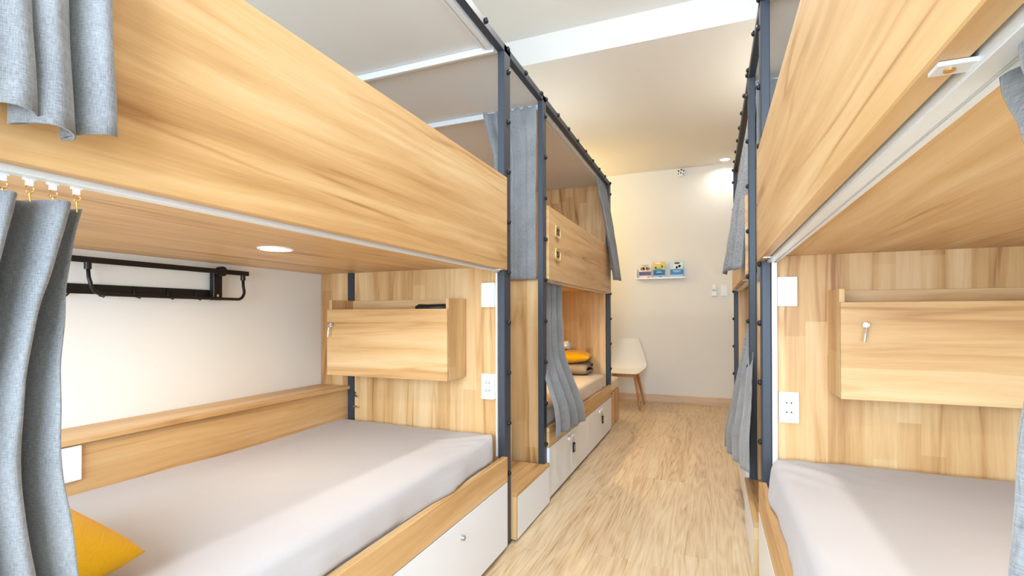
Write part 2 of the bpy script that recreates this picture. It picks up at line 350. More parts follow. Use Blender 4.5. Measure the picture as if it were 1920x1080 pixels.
# ------------------------------------------------------------------ bunk beds
def bunk(S, y0, y1, near_post, far_post, label, doors, upper_head=False, back_ledge=False, split=None, door_locks=True, foot_panel=False):
    """y0..y1 is the sleeping length; posts are (y, y) ranges"""
    b = thing('bunk_bed', (S.f(DEPTH/2), (y0+y1)/2, 0), label, 'bunk bed')
    post(S, near_post[0], near_post[1], b); post(S, far_post[0], far_post[1], b)
    # guard board of the upper berth
    box('guard_board', S.f(0), S.f(.03), y0, y1, ZB, ZT, M['w_yz'], b, .002)
    # deck under the upper berth
    box('deck', S.f(.03), S.f(DEPTH), y0, y1, ZDECK, ZDECK+.03, M['w_yx'], b, .001)
    # sill and lower carcass
    box('sill', S.f(0), S.f(.03), y0, y1, ZDR, ZSILL, M['w_yz'], b, .002)
    box('lower_deck', S.f(.03), S.f(DEPTH), y0, y1, ZDR+.02, ZDR+.05, M['w_yx'], b, .001)
    n = doors
    for k in range(n):
        a = lerp(y0, y1, k/n); c = lerp(y0, y1, (k+1)/n)
        d = box('drawer_front', S.f(0), S.f(.02), a+.0015, c-.0015, .022, ZDR-.003, M['white'], b, .0015)
        if n == 2:
            lock_with_key(S.f(-.0005), lerp(a, c, .53), .262, (-S.s, 0, 0), d, False)
        elif k % 2 == 1:
            hz = .292
            box('hasp', S.f(-.014), S.f(0), a-.085, a+.055, hz-.011, hz+.011, M['plastic'], d, .004, 2)
            bm = bmesh.new(); bm_tube(bm, [Vector((S.f(-.008), a+.03, hz-.01)), Vector((S.f(-.01), a+.05, hz-.035)), Vector((S.f(-.008), a+.056, hz-.06))], .0018, 6)
            from_bm('key_ring', bm, M['chrome'], d)
            bm = bmesh.new()
            for (ya, yb, za, zb) in ((a+.038, a+.046, -.125, -.06), (a+.066, a+.074, -.125, -.06), (a+.038, a+.074, -.07, -.06), (a+.038, a+.074, -.125, -.117)):
                bm_box(bm, S.f(-.012), S.f(-.004), ya, yb, hz+za, hz+zb)
            t = from_bm('key_tag', bm, M['hole'], d)
            box('tag_paper', S.f(-.010), S.f(-.006), a+.046, a+.066, hz-.117, hz-.07, M['plastic'], d, .001)
    box('plinth', S.f(.03), S.f(.05), y0, y1, 0, .03, M['hole'], b, 0)
    # curtain rail under the guard board with screw brackets
    r = rail(S, y0+.01, y1-.012, ZDECK-.0005, b)
    for yb in ((y0+.37, y1-.17) if S.s > 0 else (y0+.08, y1-.06)):
        bm = bmesh.new(); bm_box(bm, S.f(.006), S.f(.038), yb-.011, yb+.011, ZB-.0045, ZB-.0005)
        br = from_bm('bracket', bm, M['alu'], r)
        bm = bmesh.new(); bm_cyl(bm, (S.f(.018), yb, ZB-.006), (S.f(.018), yb, ZB-.0042), .0045, .0045, 14)
        from_bm('screw', bm, M['gold'], r)
    # canopy panel, its rail and end trims
    box('canopy_panel', S.f(.05), S.f(DEPTH), near_post[0], far_post[1], ZTOP-.030, ZTOP-.012, M['canopy'], b, 0)
    rail(S, y0, y1-.03, ZTOP-.031, b, 'upper_curtain_rail', .052, .10)
    for yt in ((y0+.005,) if doors == 4 else (y0+.005, y1-.055)):
        t = box('canopy_trim', S.f(.05), S.f(DEPTH), yt, yt+.05, ZTOP-.050, ZTOP-.031, M['alu'], b, .002)
        box('trim_lip', S.f(.05), S.f(DEPTH), yt, yt+.012, ZTOP-.064, ZTOP-.050, M['alu'], b, .001)
    return b

# left near
YL0, YL1 = .19, 2.2534
bl1 = bunk(L, YL0, YL1, (.11, .188), (YL1+.0005, 2.334), 'near left oak bunk bed beside the shelf with black rack', 2)
# head panel with the rear post standing in a slot
box('head_panel', -.977, -1.858, YL1+.002, YL1+.022, ZSILL-.1, ZDECK, M['w_zx'], bl1, .001)
box('head_panel', -1.905, -2.098, YL1+.002, YL1+.022, ZSILL-.1, ZDECK, M['w_zx'], bl1, .001)
box('rear_post', -1.861, -1.902, YL1-.004, YL1+.045, 0, ZTOP-.05, M['steel'], bl1, .002)
box('panel_trim', -.976, -.9835, YL1-.014, YL1-.0005, ZSILL, ZDECK-.03, M['alu'], bl1, .001)
box('back_board', -1.90, -1.918, YL0, YL1, ZDR+.06, .738, M['w_yz'], bl1, .001)
box('back_ledge', -1.885, -2.098, YL0, YL1-.001, .738, .757, M['w_yx'], bl1, .002)
beam(L, .11, 2.334, bl1, .2, 2.298)
# left far
YL2, YL3 = 2.9276, 4.9836
bl2 = bunk(L, YL2, YL3, (2.865, 2.927), (YL3+.0005, 5.06), 'far left oak bunk bed with two number plates', 4)
box('head_panel', L.f(.052), L.f(DEPTH-.001), YL3-.02, YL3+.015, ZSILL-.1, ZDECK, M['w_zx'], bl2, .001)
box('upper_head_panel', L.f(.052), L.f(DEPTH-.001), YL3+.005, YL3+.03, ZDECK+.031, ZTOP-.031, M['w_zx'], bl2, .001)
box('foot_panel', L.f(.052), L.f(DEPTH-.001), 2.895, 2.915, 0, ZB, M['w_zx'], bl2, .001)
beam(L, 2.865, 5.06, bl2, 2.919, 5.03)
# right near
YR0, YR1 = .19, 2.308
br1 = bunk(Rr, YR0, YR1, (.11, .188), (YR1+.0005, 2.389), 'near right oak bunk bed with large locker on head panel', 2)
box('head_panel', Rr.f(.051), Rr.f(DEPTH-.001), YR1+.002, YR1+.022, ZSILL-.1, ZDECK, M['w_zx'], br1, .001)
box('panel_trim', Rr.f(.051), Rr.f(.070), YR1-.016, YR1+.0015, ZSILL, ZDECK-.026, M['alu'], br1, .001)
beam(Rr, .11, 2.389, br1, .2, 2.34)
# right far
YR2, YR3 = 3.10, 4.971
br2 = bunk(Rr, YR2, YR3, (3.03, 3.0995), (YR3+.0005, 5.05), 'far right oak bunk bed half hidden by grey curtains', 4)
box('head_panel', Rr.f(.052), Rr.f(DEPTH-.001), YR3-.02, YR3+.015, ZSILL-.1, ZDECK, M['w_zx'], br2, .001)
box('upper_head_panel', Rr.f(.052), Rr.f(DEPTH-.001), YR3+.005, YR3+.03, ZDECK+.031, ZTOP-.031, M['w_zx'], br2, .001)
box('foot_panel', Rr.f(.052), Rr.f(DEPTH-.001), 3.06, 3.08, 0, ZB, M['w_zx'], br2, .001)
beam(Rr, 3.03, 5.05, br2, 3.06, 5.02)

# ------------------------------------------------------------------ stair units between the bunks
def stairs(S, y0, y1, ylip, label):
    st = thing('stair_unit', (S.f(.5), (y0+y1)/2, 0), label, 'stairs', 'stairs between bunks')
    dep = .235
    for k in range(4):
        d0 = -.012 if k == 0 else .235*k-.012
        z = .25*(k+1); x0 = S.f(d0); yl = ylip if k == 0 else y1
        zb = .012 if k == 0 else .25*k
        box('riser', x0, S.f(d0+.018), y0+(.014 if k == 0 else 0), yl-.002, zb, z-.022, M['white'], st, .001)
        if k == 0:
            box('tread_lip', x0, S.f(d0+.024), y0, yl, z-.022, z, M['w_yx'], st, .001)
            box('side_panel', x0, S.f(dep), y0, y0+.013, .012, z-.022, M['w_zy'], st, .001)
        box('tread', S.f(d0+.0245 if k == 0 else d0), S.f(.235*(k+1)+.004), y0, y1, z-.022, z, M['w_yx'], st, .001)
    box('landing', S.f(1.02), S.f(DEPTH-.001), y0, y1, 1.24, 1.26, M['w_yx'], st, .001)
    box('canopy_panel', S.f(.05), S.f(DEPTH), y0-.0105, y1+.0015, ZTOP-.030, ZTOP-.012, M['canopy'], st, 0)
    beam(S, y0-.0105, y1+.0015, st, y0+.215, y1-.03)
    return st
stairs(L, 2.345, 2.863, 2.902, 'white-fronted oak stairs between the two left bunks')
stairs(Rr, 2.400, 3.028, 3.05, 'white-fronted oak stairs between the two right bunks')

# ------------------------------------------------------------------ lockers
def locker(x0, x1, yf, yb, z0, z1, lockx, label):
    t = thing('wall_locker', ((x0+x1)/2, (yf+yb)/2, z0), label, 'locker', 'lockers on the head panels')
    top = z1+.05
    box('side_panel', x0, x0+.018, yf+.0175, yb, z0, top, M['w_zy'], t, .001)
    box('side_panel', x1-.018, x1, yf+.0175, yb, z0, top, M['w_zy'], t, .001)
    box('back_panel', x0+.0185, x1-.0185, yb-.014, yb, z0, top, M['w_xz'], t, .001)
    box('bottom_panel', x0+.0185, x1-.0185, yf+.0175, yb-.0145, z0, z0+.018, M['w_xz'], t, .001)
    box('tray', x0+.0185, x1-.0185, yf+.0175, yb-.0145, z1-.03, z1-.012, M['w_xz'], t, .001)
    d = box('door', x0+.001, x1-.001, yf, yf+.017, z0-.002, z1, M['w_xz'], t, .0012)
    lock_with_key(lockx, yf-.0005, z1-.082, (0, -1, 0), d)
    return t
locker(-1.877, -1.153, 2.058, YL1+.0015, .842, 1.184, -1.838, 'oak wall locker holding a dark umbrella in its tray')
locker(.433, 1.157, 2.116, YR1+.0015, .848, 1.196, .508, 'oak wall locker with empty tray above the right mattress')
bm = bmesh.new(); bm_tube(bm, [(-1.365, 2.13, 1.184), (-1.35, 2.13, 1.192), (-1.30, 2.13, 1.190), (-1.175, 2.135, 1.192)], .017, 14)
tag(from_bm('folding_umbrella', bm, M['black'], None, True), 'small folded black umbrella lying in the left locker tray', 'umbrella')

# ------------------------------------------------------------------ electrical plates
def plate(name, x0, x1, y0, y1, z0, z1, label, cat, kind, axis='Y', group=None):
    t = thing(name, ((x0+x1)/2, (y0+y1)/2, z0), label, cat, group)
    box('plate', x0, x1, y0, y1, z0, z1, M['plastic'], t, .0025, 2)
    xm, zm = (x0+x1)/2, (z0+z1)/2
    if axis == 'Y':
        if kind == 'socket':
            for dz in (.019, -.019):
                for dx in (-.0085, .0085):
                    bm = bmesh.new(); bm_cyl(bm, (xm+dx, y0-.0008, zm+dz), (xm+dx, y0+.002, zm+dz), .0032, .0032, 12)
                    from_bm('socket_hole', bm, M['hole'], t)
        else:
            box('rocker', xm-.022, xm+.022, y0-.0025, y0-.0002, zm-.037, zm+.037, M['plastic'], t, .001)
    else:
        xf = x1
        for dz in (.035,):
            bm = bmesh.new(); bm_cyl(bm, (xf-.002, y0+.03, zm+dz), (xf+.0008, y0+.03, zm+dz), .003, .003, 12); from_bm('screw_hole', bm, M['hole'], t)
    return t
plate('light_switch', -1.054, -.984, YL1-.032, YL1+.0015, 1.192, 1.312, 'white switch box high on the left head panel', 'switch', 'switch')
plate('power_socket', -1.054, -.984, YL1-.032, YL1+.0015, .738, .863, 'white power socket low on the left head panel', 'socket', 'socket')
plate('light_switch', .252, .324, YR1-.012, YR1+.0015, 1.186, 1.306, 'white switch plate high on the right head panel', 'switch', 'switch')
plate('power_socket', .256, .328, YR1-.012, YR1+.0015, .712, .837, 'white power socket low on the right head panel', 'socket', 'socket')
plate('power_socket', -1.8995, -1.888, .845, .965, .622, .733, 'white wall plate on the back board below the ledge', 'socket', 'blank', 'X')
plate('light_switch', .117, .192, YB-.010, YB-.0002, 1.393, 1.529, 'pale blank switch plate on the far end wall', 'switch', 'switch')
t = thing('remote_control', (.038, YB-.01, 1.393), 'small white remote in a holder on the far end wall', 'remote')
box('holder', .007, .069, YB-.022, YB-.0002, 1.393, 1.455, M['plastic'], t, .004, 2)
box('body', .014, .062, YB-.018, YB-.004, 1.4555, 1.535, M['plastic'], t, .005, 2)
box('display', .018, .058, YB-.0195, YB-.0183, 1.458, 1.478, plain('remote_grey', srgb(190, 188, 182), .4), t, 0)

# ------------------------------------------------------------------ downlights
def downlight(x, y, z, r, label, power, color, mat, spread=150):
    t = thing('downlight', (x, y, z), label, 'downlight', 'recessed downlights')
    bm = bmesh.new()
    n = 40; prof = ((r, 0), (r*1.22, 0), (r*1.2, -.005), (r*1.02, -.006))
    rings = [[bm.verts.new((x+a*math.cos(2*math.pi*k/n), y+a*math.sin(2*math.pi*k/n), z+b)) for k in range(n)] for a, b in prof]
    for i in range(len(rings)):
        A, B = rings[i], rings[(i+1) % len(rings)]
        for k in range(n): bm.faces.new((A[k], A[(k+1) % n], B[(k+1) % n], B[k]))
    bmesh.ops.recalc_face_normals(bm, faces=bm.faces)
    from_bm('trim_ring', bm, M['plastic'], t, True)
    bm = bmesh.new(); bm_cyl(bm, (x, y, z-.004), (x, y, z-.0005), r*1.0, r*1.0, n); from_bm('diffuser', bm, mat, t)
    l = area_light('lamp', Vector((0, 0, -.0065)), (0, 0, 0), r*1.9, r*1.9, power, color, 'DISK', spread); l.parent = t
    return t
WARM = (1, .82, .58); NEUT = (1, .97, .92)
downlight(-1.438, 1.323, ZDECK, .05, 'lit downlight in the deck over the near left mattress', 2.0, WARM, M['lamp_warm'])
downlight(.72, 1.30, ZDECK, .05, 'assumed lit downlight, out of view in the deck over the near right mattress', 2.0, WARM, M['lamp_warm'])  # assumed twin of the left bunk's lamp, outside the frame
downlight(-1.45, 3.95, ZDECK, .05, 'assumed lit downlight, hidden in the deck over the far left mattress', 6.5, (1, .74, .42), M['lamp_warm'])  # unseen, assumed from the amber light inside this bunk
downlight(.72, 4.0, ZDECK, .05, 'assumed lit downlight, hidden in the deck over the far right mattress', 2, WARM, M['lamp_warm'])  # unseen lamp, assumed in order to light this bunk's interior
downlight(.166, 6.62, ZC, .055, 'lit ceiling downlight close to the far end wall', 1.5, NEUT, M['lamp_soft'])
downlight(-1.5, 3.7, ZTOP-.031, .05, 'assumed lit downlight, hidden under the far left bunk canopy', 2.5, (1, .80, .55), M['lamp_warm'])  # assumed behind curtain and guard board, to warm the canopy underside
downlight(-.35, 1.2, ZN, .055, 'added lit ceiling downlight, out of view over the near aisle', 6, NEUT, M['lamp_cool'])  # added above the frame as extra light on the near aisle
downlight(-.35, -.6, ZN, .055, 'added lit ceiling downlight, out of view beside the window', 4, NEUT, M['lamp_cool'])  # added behind the camera as extra room light
downlight(-.35, 2.9, ZN, .055, 'added fill downlight, out of view over the stairs between the bunks', 14, NEUT, M['lamp_cool'])  # added out of view to brighten the far aisle floor, drawers and end wall
downlight(-1.5, 4.3, ZC, .055, 'added fill downlight hidden over the far left bunk canopy', 3.5, NEUT, M['lamp_cool'])  # added fill, hidden by the canopy; bounces off its top onto the far ceiling
downlight(.85, 4.3, ZC, .055, 'added fill downlight hidden over the far right bunk canopy', 8, NEUT, M['lamp_cool'])  # unseen too, added on the right to lift the far ceiling by bounce

wl = thing('assumed_wall_lamp', (-2.0, 6.1, 2.35), 'assumed warm globe wall lamp, hidden from view on the left wall past the far bunk', 'lamp')  # assumed lamp, out of view; put here to cast the yellow ceiling glow
bm = bmesh.new(); bm_cyl(bm, (-2.099, 6.1, 2.35), (-2.08, 6.1, 2.35), .05, .05, 24); bm_cyl(bm, (-2.08, 6.1, 2.35), (-2.03, 6.1, 2.35), .012, .012, 12); from_bm('wall_mount', bm, M['plastic'], wl)
bm = bmesh.new(); bmesh.ops.create_uvsphere(bm, u_segments=24, v_segments=14, radius=.07); bmesh.ops.translate(bm, vec=(-1.965, 6.1, 2.35), verts=bm.verts)
from_bm('globe', bm, emit('globe_glow', (1, .78, .38, 1), 100), wl, True)

# ------------------------------------------------------------------ mattresses
def sheet_mattress(S, y0, y1, zb, zt, label, mat, seed, bulge=.017, group='sheeted mattresses'):
    """rounded slab with a fitted sheet that bags out over the sill"""
    nx, ny = 40, 90
    d0, d1 = .034, 1.045 if S.s < 0 else 1.06
    bm = bmesh.new(); rc = .12
    def outline(u, v):
        # rounded rectangle in plan from unit square
        d = lerp(d0, d1, u); y = lerp(y0, y1, v)
        cd_, cy2 = None, None
        a = d-d0; b = min(y-y0, y1-y)
        if a < rc and b < rc:
            vx, vy = rc-a, rc-b; m = max(vx, vy); h = math.hypot(vx, vy)
            if h > 1e-9:
                k = m/h; vx *= k; vy *= k
            d = d0+rc-vx; y = (y0+rc-vy) if (y-y0) < (y1-y) else (y1-rc+vy)
        return d, y
    top = []
    for j in range(ny+1):
        row = []
        for i in range(nx+1):
            u = i/nx; v = j/ny
            u = u**1.5
            d, y = outline(u, v)
            e = min(d-d0, y-y0, y1-y); r = .045
            z = zt
            if e < r: z = zt - r*(1-math.sqrt(max(0, 1-(1-e/r)**2)))*.9
            z += .010*(noise.noise(Vector((d*2, y*1.6, seed))))+.0025*noise.noise(Vector((d*9, y*5, seed+3)))
            # tension creases running off the corner towards the sill
            ce = math.hypot(d-d0-.12, y-(y1-.16))
            if ce < .34: z += .0035*(1-ce/.34)*math.sin((d*.9+y*1.0)*48+3*noise.noise(Vector((d*6, y*6, seed))))
            row.append(bm.verts.new((S.f(d), y, z)))
        top.append(row)
    for j in range(ny):
        for i in range(nx): bm.faces.new((top[j][i], top[j][i+1], top[j+1][i+1], top[j+1][i]))
    # skirt: walk round the border
    border = [top[0][i] for i in range(nx+1)] + [top[j][nx] for j in range(1, ny+1)] + [top[ny][i] for i in range(nx-1, -1, -1)] + [top[j][0] for j in range(ny-1, 0, -1)]
    prev = border
    cx, cyy = S.f((d0+d1)/2), (y0+y1)/2
    levels = 14
    for lv in range(1, levels+1):
        t = lv/levels; ring = []
        for q, vb in enumerate(border):
            z = lerp(vb.co.z, zb, t)
            d = (vb.co.x-S.x)*S.s; y = vb.co.y
            edge = d-d0
            n = 1.1*noise.noise(Vector((y*3.2, seed*3, 0)))+.6*noise.noise(Vector((y*8, seed, 4)))
            out = 0
            if edge < .05:
                out = -(bulge*(.75+n))*ss(.02, .22, min(y-y0, y1-y))*math.sin(math.pi*min(1, t*1.0))**.7
                if z < ZSILL+.004: out = +.004    # tucked behind the sill
            ring.append(bm.verts.new((S.f(d+out), y, z)))
        for q in range(len(border)):
            a, b2 = prev[q], prev[(q+1) % len(border)]; c, d_ = ring[(q+1) % len(border)], ring[q]
            bm.faces.new((a, b2, c, d_))
        prev = ring
    bm.faces.new(prev)
    bmesh.ops.recalc_face_normals(bm, faces=bm.faces)
    o = from_bm('mattress', bm, mat, None, True)
    return tag(o, label, 'mattress', group)
ZMB = ZDR+.052
sheet_mattress(L, YL0+.02, YL1-.012, ZMB, .575, 'near left mattress in a smooth light grey fitted sheet', M['sheet'], 1.3)
sheet_mattress(Rr, YR0+.02, YR1-.012, ZMB, .575, 'near right mattress in a pale grey fitted sheet', M['sheet'], 5.7)
sheet_mattress(L, YL2+.02, YL3-.032, ZMB, .575, 'far left mattress under the folded taupe duvet', M['sheet2'], 8.1)
sheet_mattress(Rr, YR2+.02, YR3-.032, ZMB, .575, 'far right mattress behind the long grey curtain', M['sheet'], 11.1)

# ------------------------------------------------------------------ soft goods
def pillow(name, cx, cy, cz, wx, wy, h, rot, tilt, mat, label, patch=False):
    bm = bmesh.new(); n = 28; g = {}
    for s in (1, -1):
        for i in range(n+1):
            for j in range(n+1):
                u = -1+2*i/n; v = -1+2*j/n
                if s < 0 and (i in (0, n) or j in (0, n)): g[(s, i, j)] = g[(1, i, j)]; continue
                pin = 1-.10*(abs(u)*abs(v))**.0*(1-abs(v)**2)*abs(u)**4*1.0
                pin2 = 1-.10*(1-abs(u)**2)*abs(v)**4
                rnd = 1-.07*(abs(u)*abs(v))**5
                x = u*wx/2*pin*rnd; y = v*wy/2*pin2*rnd
                z = s*h/2*((1-abs(u)**2.2)*(1-abs(v)**2.2))**.55
                z += .006*noise.noise(Vector((x*9, y*9, s*3+cx)))*(1-max(abs(u), abs(v))**6)
                g[(s, i, j)] = bm.verts.new((x, y, z))
    for s in (1, -1):
        for i in range(n):
            for j in range(n):
                f = [g[(s, i, j)], g[(s, i+1, j)], g[(s, i+1, j+1)], g[(s, i, j+1)]]
                if s < 0: f.reverse()
                try: bm.faces.new(f)
                except ValueError: pass
    o = link(name, mesh_of(bm, name, True), mat, None, (cx, cy, cz)); o.rotation_euler = (tilt[0], tilt[1], rot)
    tag(o, label, 'pillow', 'mustard pillows')
    if patch:
        bm = bmesh.new(); k = 8; q = []
        for i in range(k+1):
            q.append([])
            for j in range(k+1):
                u = -.22+.44*i/k; v = -.15+.32*j/k
                z = h/2*((1-abs(u)**2.2)*(1-abs(v)**2.2))**.55+.0055
                q[-1].append(bm.verts.new((u*wx/2+.02, v*wy/2, z)))
        for i in range(k):
            for j in range(k): bm.faces.new((q[i][j], q[i+1][j], q[i+1][j+1], q[i][j+1]))
        link('logo_patch', mesh_of(bm, 'logo_patch', True), M['towel'], o)['label'] = 'small white square patch'
    return o
def folded_duvet(x0, x1, y0, y1, z0, h, mat, label, seed):
    """U-folded quilt: fold along the y0 side, open edges towards y1"""
    bm = bmesh.new(); th = h*.47; npts = []
    r = h/2-th/2
    path = [(y1-.01, z0+th/2), (lerp(y0, y1, .6), z0+th/2), (y0+h*.5, z0+th/2)]
    for k in range(1, 8):
        a = -math.pi/2-math.pi*k/8
        path.append((y0+h*.5+math.cos(a)*r*1.5, z0+h/2+math.sin(a)*r))
    path += [(y0+h*.5, z0+h-th/2), (lerp(y0, y1, .6), z0+h-th/2), (y1, z0+h-th/2)]
    nx = 30; loops = []
    outer = []
    m = len(path)
    for i, p in enumerate(path):
        a = path[max(i-1, 0)]; b = path[min(i+1, m-1)]
        dx, dz = b[0]-a[0], b[1]-a[1]; l = math.hypot(dx, dz); nxv, nzv = dz/l, -dx/l
        outer.append((p, (nxv, nzv)))
    prof = [(p[0]+n[0]*th/2, p[1]+n[1]*th/2) for p, n in outer]
    e = path[-1]; prof += [(e[0]+.012, e[1]+th*.25), (e[0]+.012, e[1]-th*.25)]
    prof += [(p[0]-n[0]*th*.46, p[1]-n[1]*th*.46) for p, n in reversed(outer)]
    e = path[0]; prof += [(e[0]+.012, e[1]+th*.25), (e[0]+.012, e[1]-th*.25)]
    for i in range(nx+1):
        u = i/nx; x = lerp(x0, x1, u); ed = min(u, 1-u)
        sq = 1-.35*(1-ss(0, .08, ed))
        ring = []
        for (y, z) in prof:
            zz = z0+h/2+(z-z0-h/2)
            n = noise.noise(Vector((x*7, y*7, seed+z*5)))*.006
            mid = z0+h*.25 if z < z0+h/2 else z0+h*.75
            zz = mid+(z-mid)*sq
            ring.append(bm.verts.new((x, y+n, max(z0+.001, zz+n*.6))))
        loops.append(ring)
    for a, b in zip(loops, loops[1:]):
        for k in range(len(prof)): bm.faces.new((a[k], a[(k+1) % len(prof)], b[(k+1) % len(prof)], b[k]))
    for lp in (loops[0], loops[-1]):
        bm.faces.new(lp)
    bmesh.ops.triangulate(bm, faces=[f for f in bm.faces if len(f.verts) > 4])
    bmesh.ops.recalc_face_normals(bm, faces=bm.faces)
    return tag(from_bm('folded_duvet', bm, mat, None, True), label, 'duvet', 'folded duvets')
folded_duvet(-1.78, -1.10, 4.63, 4.93, .582, .10, M['duvet'], 'taupe folded duvet under the far mustard pillow', 2)
pillow('pillow', -1.29, 4.755, .745, .44, .34, .12, .10, (.02, -.03), M['yellow'], 'mustard yellow pillow with white patch on the folded duvet', True)
bm = bmesh.new()
pts = []
for k in range(60):
    a = k/60*math.pi*2*2.6; r = .010+.0055*a/(math.pi*2)*2.6
    pts.append((r*math.cos(a), r*math.sin(a)))
prof = [(x*1.5, z*.95) for x, z in pts]
rows = []
for i in range(9):
    x = -1.47+.17*i/8; rows.append([])
    for k, (y, z) in enumerate(prof): rows[-1].append(bm.verts.new((x+.006*math.sin(k*.2), 4.80+y+.004*noise.noise(Vector((x*20, y*20, z*20))), .852+z)))
for a, b in zip(rows, rows[1:]):
    for k in range(len(prof)-1): bm.faces.new((a[k], a[k+1], b[k+1], b[k]))
tw = from_bm('rolled_towel', bm, M['towel'], None, True); tag(tw, 'white rolled towel resting on the far mustard pillow', 'towel')
md = tw.modifiers.new('thick', 'SOLIDIFY'); md.thickness = .010; md.offset = 0
folded_duvet(-1.80, -1.10, .30, .60, .580, .034, M['duvet_grey'], 'grey folded duvet at the near end of the left mattress', 6)
pillow('pillow', -1.335, .505, .688, .46, .38, .145, .20, (.0, .30), M['yellow'], 'plain mustard yellow pillow behind the near left curtain')

# ------------------------------------------------------------------ curtains
def curtain(name, label, path, ztop, zbot, ns=150, nt=44, gliders=(), thick=.003, hem=True):
    """path(s,t) -> (x,y); ztop/zbot functions of s"""
    bm = bmesh.new(); g = []
    for j in range(nt+1):
        t = j/nt; g.append([])
        for i in range(ns+1):
            s = i/ns; x, y = path(s, t)
            z = lerp(ztop(s), zbot(s), t)
            k = .0035*noise.noise(Vector((x*30, y*30, z*9)))
            g[-1].append(bm.verts.new((x+k, y+k*.7, z)))
    for j in range(nt):
        for i in range(ns): bm.faces.new((g[j][i], g[j][i+1], g[j+1][i+1], g[j+1][i]))
    o = from_bm(name, bm, M['curtain'], None, True)
    md = o.modifiers.new('thick', 'SOLIDIFY'); md.thickness = thick; md.offset = 0
    tag(o, label, 'curtain', 'grey bunk curtains')
    for (x, y, z, zc) in gliders:
        bm = bmesh.new(); bm_box(bm, x-.004, x+.004, y-.007, y+.007, z-.005, z); bm_box(bm, x-.003, x+.003, y-.004, y+.004, z-.014, z-.0045)
        gl = from_bm('glider', bm, M['plastic'], o)
        bm = bmesh.new()
        pts = [(x, y+.006*math.cos(a), z-.019+.006*math.sin(a)) for a in [math.pi*2*q/12 for q in range(13)]]
        bm_tube(bm, pts, .0011, 6); bm_tube(bm, [(x, y, z-.025), (x, y+.001, zc)], .0013, 6)
        from_bm('hook', bm, M['gold'], o)
    return o
def folds(s, n, seed, warp=.35):
    return 2*math.pi*n*s + warp*math.sin(2*math.pi*s*n*.43+seed) + warp*.7*math.sin(2*math.pi*s*n*.71+seed*2.3)

# near left, lower berth: bunched at the near post
def p1(s, t):
    edge = .512-.062*math.sin(math.pi*min(.5, t*.9))+.034*ss(.5, 1, t)
    y = lerp(edge, .215, s)
    ph = folds(s, 4.6, .4, .4)
    amp = lerp(.036, .040, t)
    x = -.990+amp*math.sin(ph+lerp(3.2, 1.3, ss(0, .6, t)))+.012*t
    return x, y+.010*math.cos(ph*1.0+.5)*t
curtain('curtain', 'grey curtain bunched beside the near left lower mattress', p1, lambda s: 1.335, lambda s: .60,
        gliders=[(-.985, .494, 1.368, 1.325), (-.985, .462, 1.368, 1.33), (-.985, .432, 1.368, 1.33), (-.985, .40, 1.368, 1.33)])
# near left, upper berth: thrown over the guard board
def p2(s, t):
    z = lerp(2.435, 1.42, t)
    out = ss(1.98, 1.82, z)
    y = lerp(.470-.012*math.sin(t*3), .17, s)
    ph = folds(s, 5.4, 2.2, .6)
    amp = lerp(.024, .032, t)
    x = lerp(-.985, -.872, out)+amp*math.sin(ph+1.2)+.004*math.sin(2*ph)
    return x, y+.016*math.cos(ph+1.0)*t
curtain('curtain', 'grey curtain hanging over the near left guard board', p2, lambda s: 2.435, lambda s: 1.425-.012*math.sin(s*9))
# far left, upper berth, gathered at the far post
def p3(s, t):
    z = lerp(2.435, 1.50, t)
    out = max(0, 1-(z-1.5)/.935)**.8
    y = lerp(lerp(4.50, 4.80, t), lerp(4.97, 5.09, t), s)
    ph = folds(s, 3.2, 1.1)
    x = lerp(-.985, -.858, out)+lerp(.014, .022, t)*math.sin(ph)
    if t < .3: y -= .07*math.exp(-((t-.19)/.05)**2)*(1-s)
    return x, y
curtain('curtain', 'grey curtain gathered at the far post over the plate bunk', p3, lambda s: 2.435, lambda s: 1.505-.01*math.sin(s*7), ns=90)
# far left, lower berth, swept out over the sill
def p4(s, t):
    z = lerp(1.362, .385, t)
    out = ss(.95, .45, z)
    y = lerp(lerp(2.955, 2.87, t), lerp(3.42, 3.62, t**2), s)
    ph = folds(s, 3.6, .8)
    x = lerp(-.995, -.880, out)+lerp(.018, .030, t)*math.sin(ph)
    return x, y
curtain('curtain', 'long grey curtain at the far left lower berth opening', p4, lambda s: 1.362, lambda s: .41-.03*s)
# curtain closing the upper berth at the left stairs
def p5(s, t):
    x = lerp(-.985, lerp(-1.33, -1.26, ss(0, .3, t)), s)
    ph = folds(s, 5, 3.1, .5)
    amp = .004+.020*ss(.35, .75, s)
    return x, 2.868+amp*math.sin(ph)*.8-.012
curtain('curtain', 'flat grey curtain hanging above the left stairs', p5, lambda s: 2.432+.006*math.sin(s*40), lambda s: 1.372)
# right far upper berth curtain swinging into the aisle
def p6(s, t):
    z = lerp(2.435, 1.42, t)
    out = max(0, (2.435-z)/1.015)
    y = lerp(3.115, lerp(3.30, 3.55, t), s)
    ph = folds(s, 3.4, 2.0)
    x = lerp(.247, lerp(.158, .075, s), out)+.020*math.sin(ph)
    return x, y
curtain('curtain', 'grey curtain on the far right upper berth by the end wall', p6, lambda s: 2.435, lambda s: 1.425-.01*math.sin(8*s))
# right far lower berth
def p7(s, t):
    z = lerp(1.352, .29, t)
    out = max(0, min(1, (1.352-z)/.93))**1.15
    y = lerp(lerp(3.115, 2.56, ss(.25, 1, t)), lerp(3.32, 3.55, t), s)
    ph = folds(s, 3.6, .3)
    x = lerp(.252, lerp(.160, .085, s), out)+lerp(.018, .020, t)*math.sin(ph)*(.3+.7*s)
    return x, y
curtain('curtain', 'long grey curtain on the far right lower berth', p7, lambda s: 1.352, lambda s: .42-.13*s**.7,
        gliders=[(.245, 3.17+.05*k, 1.367, 1.34) for k in range(4)])
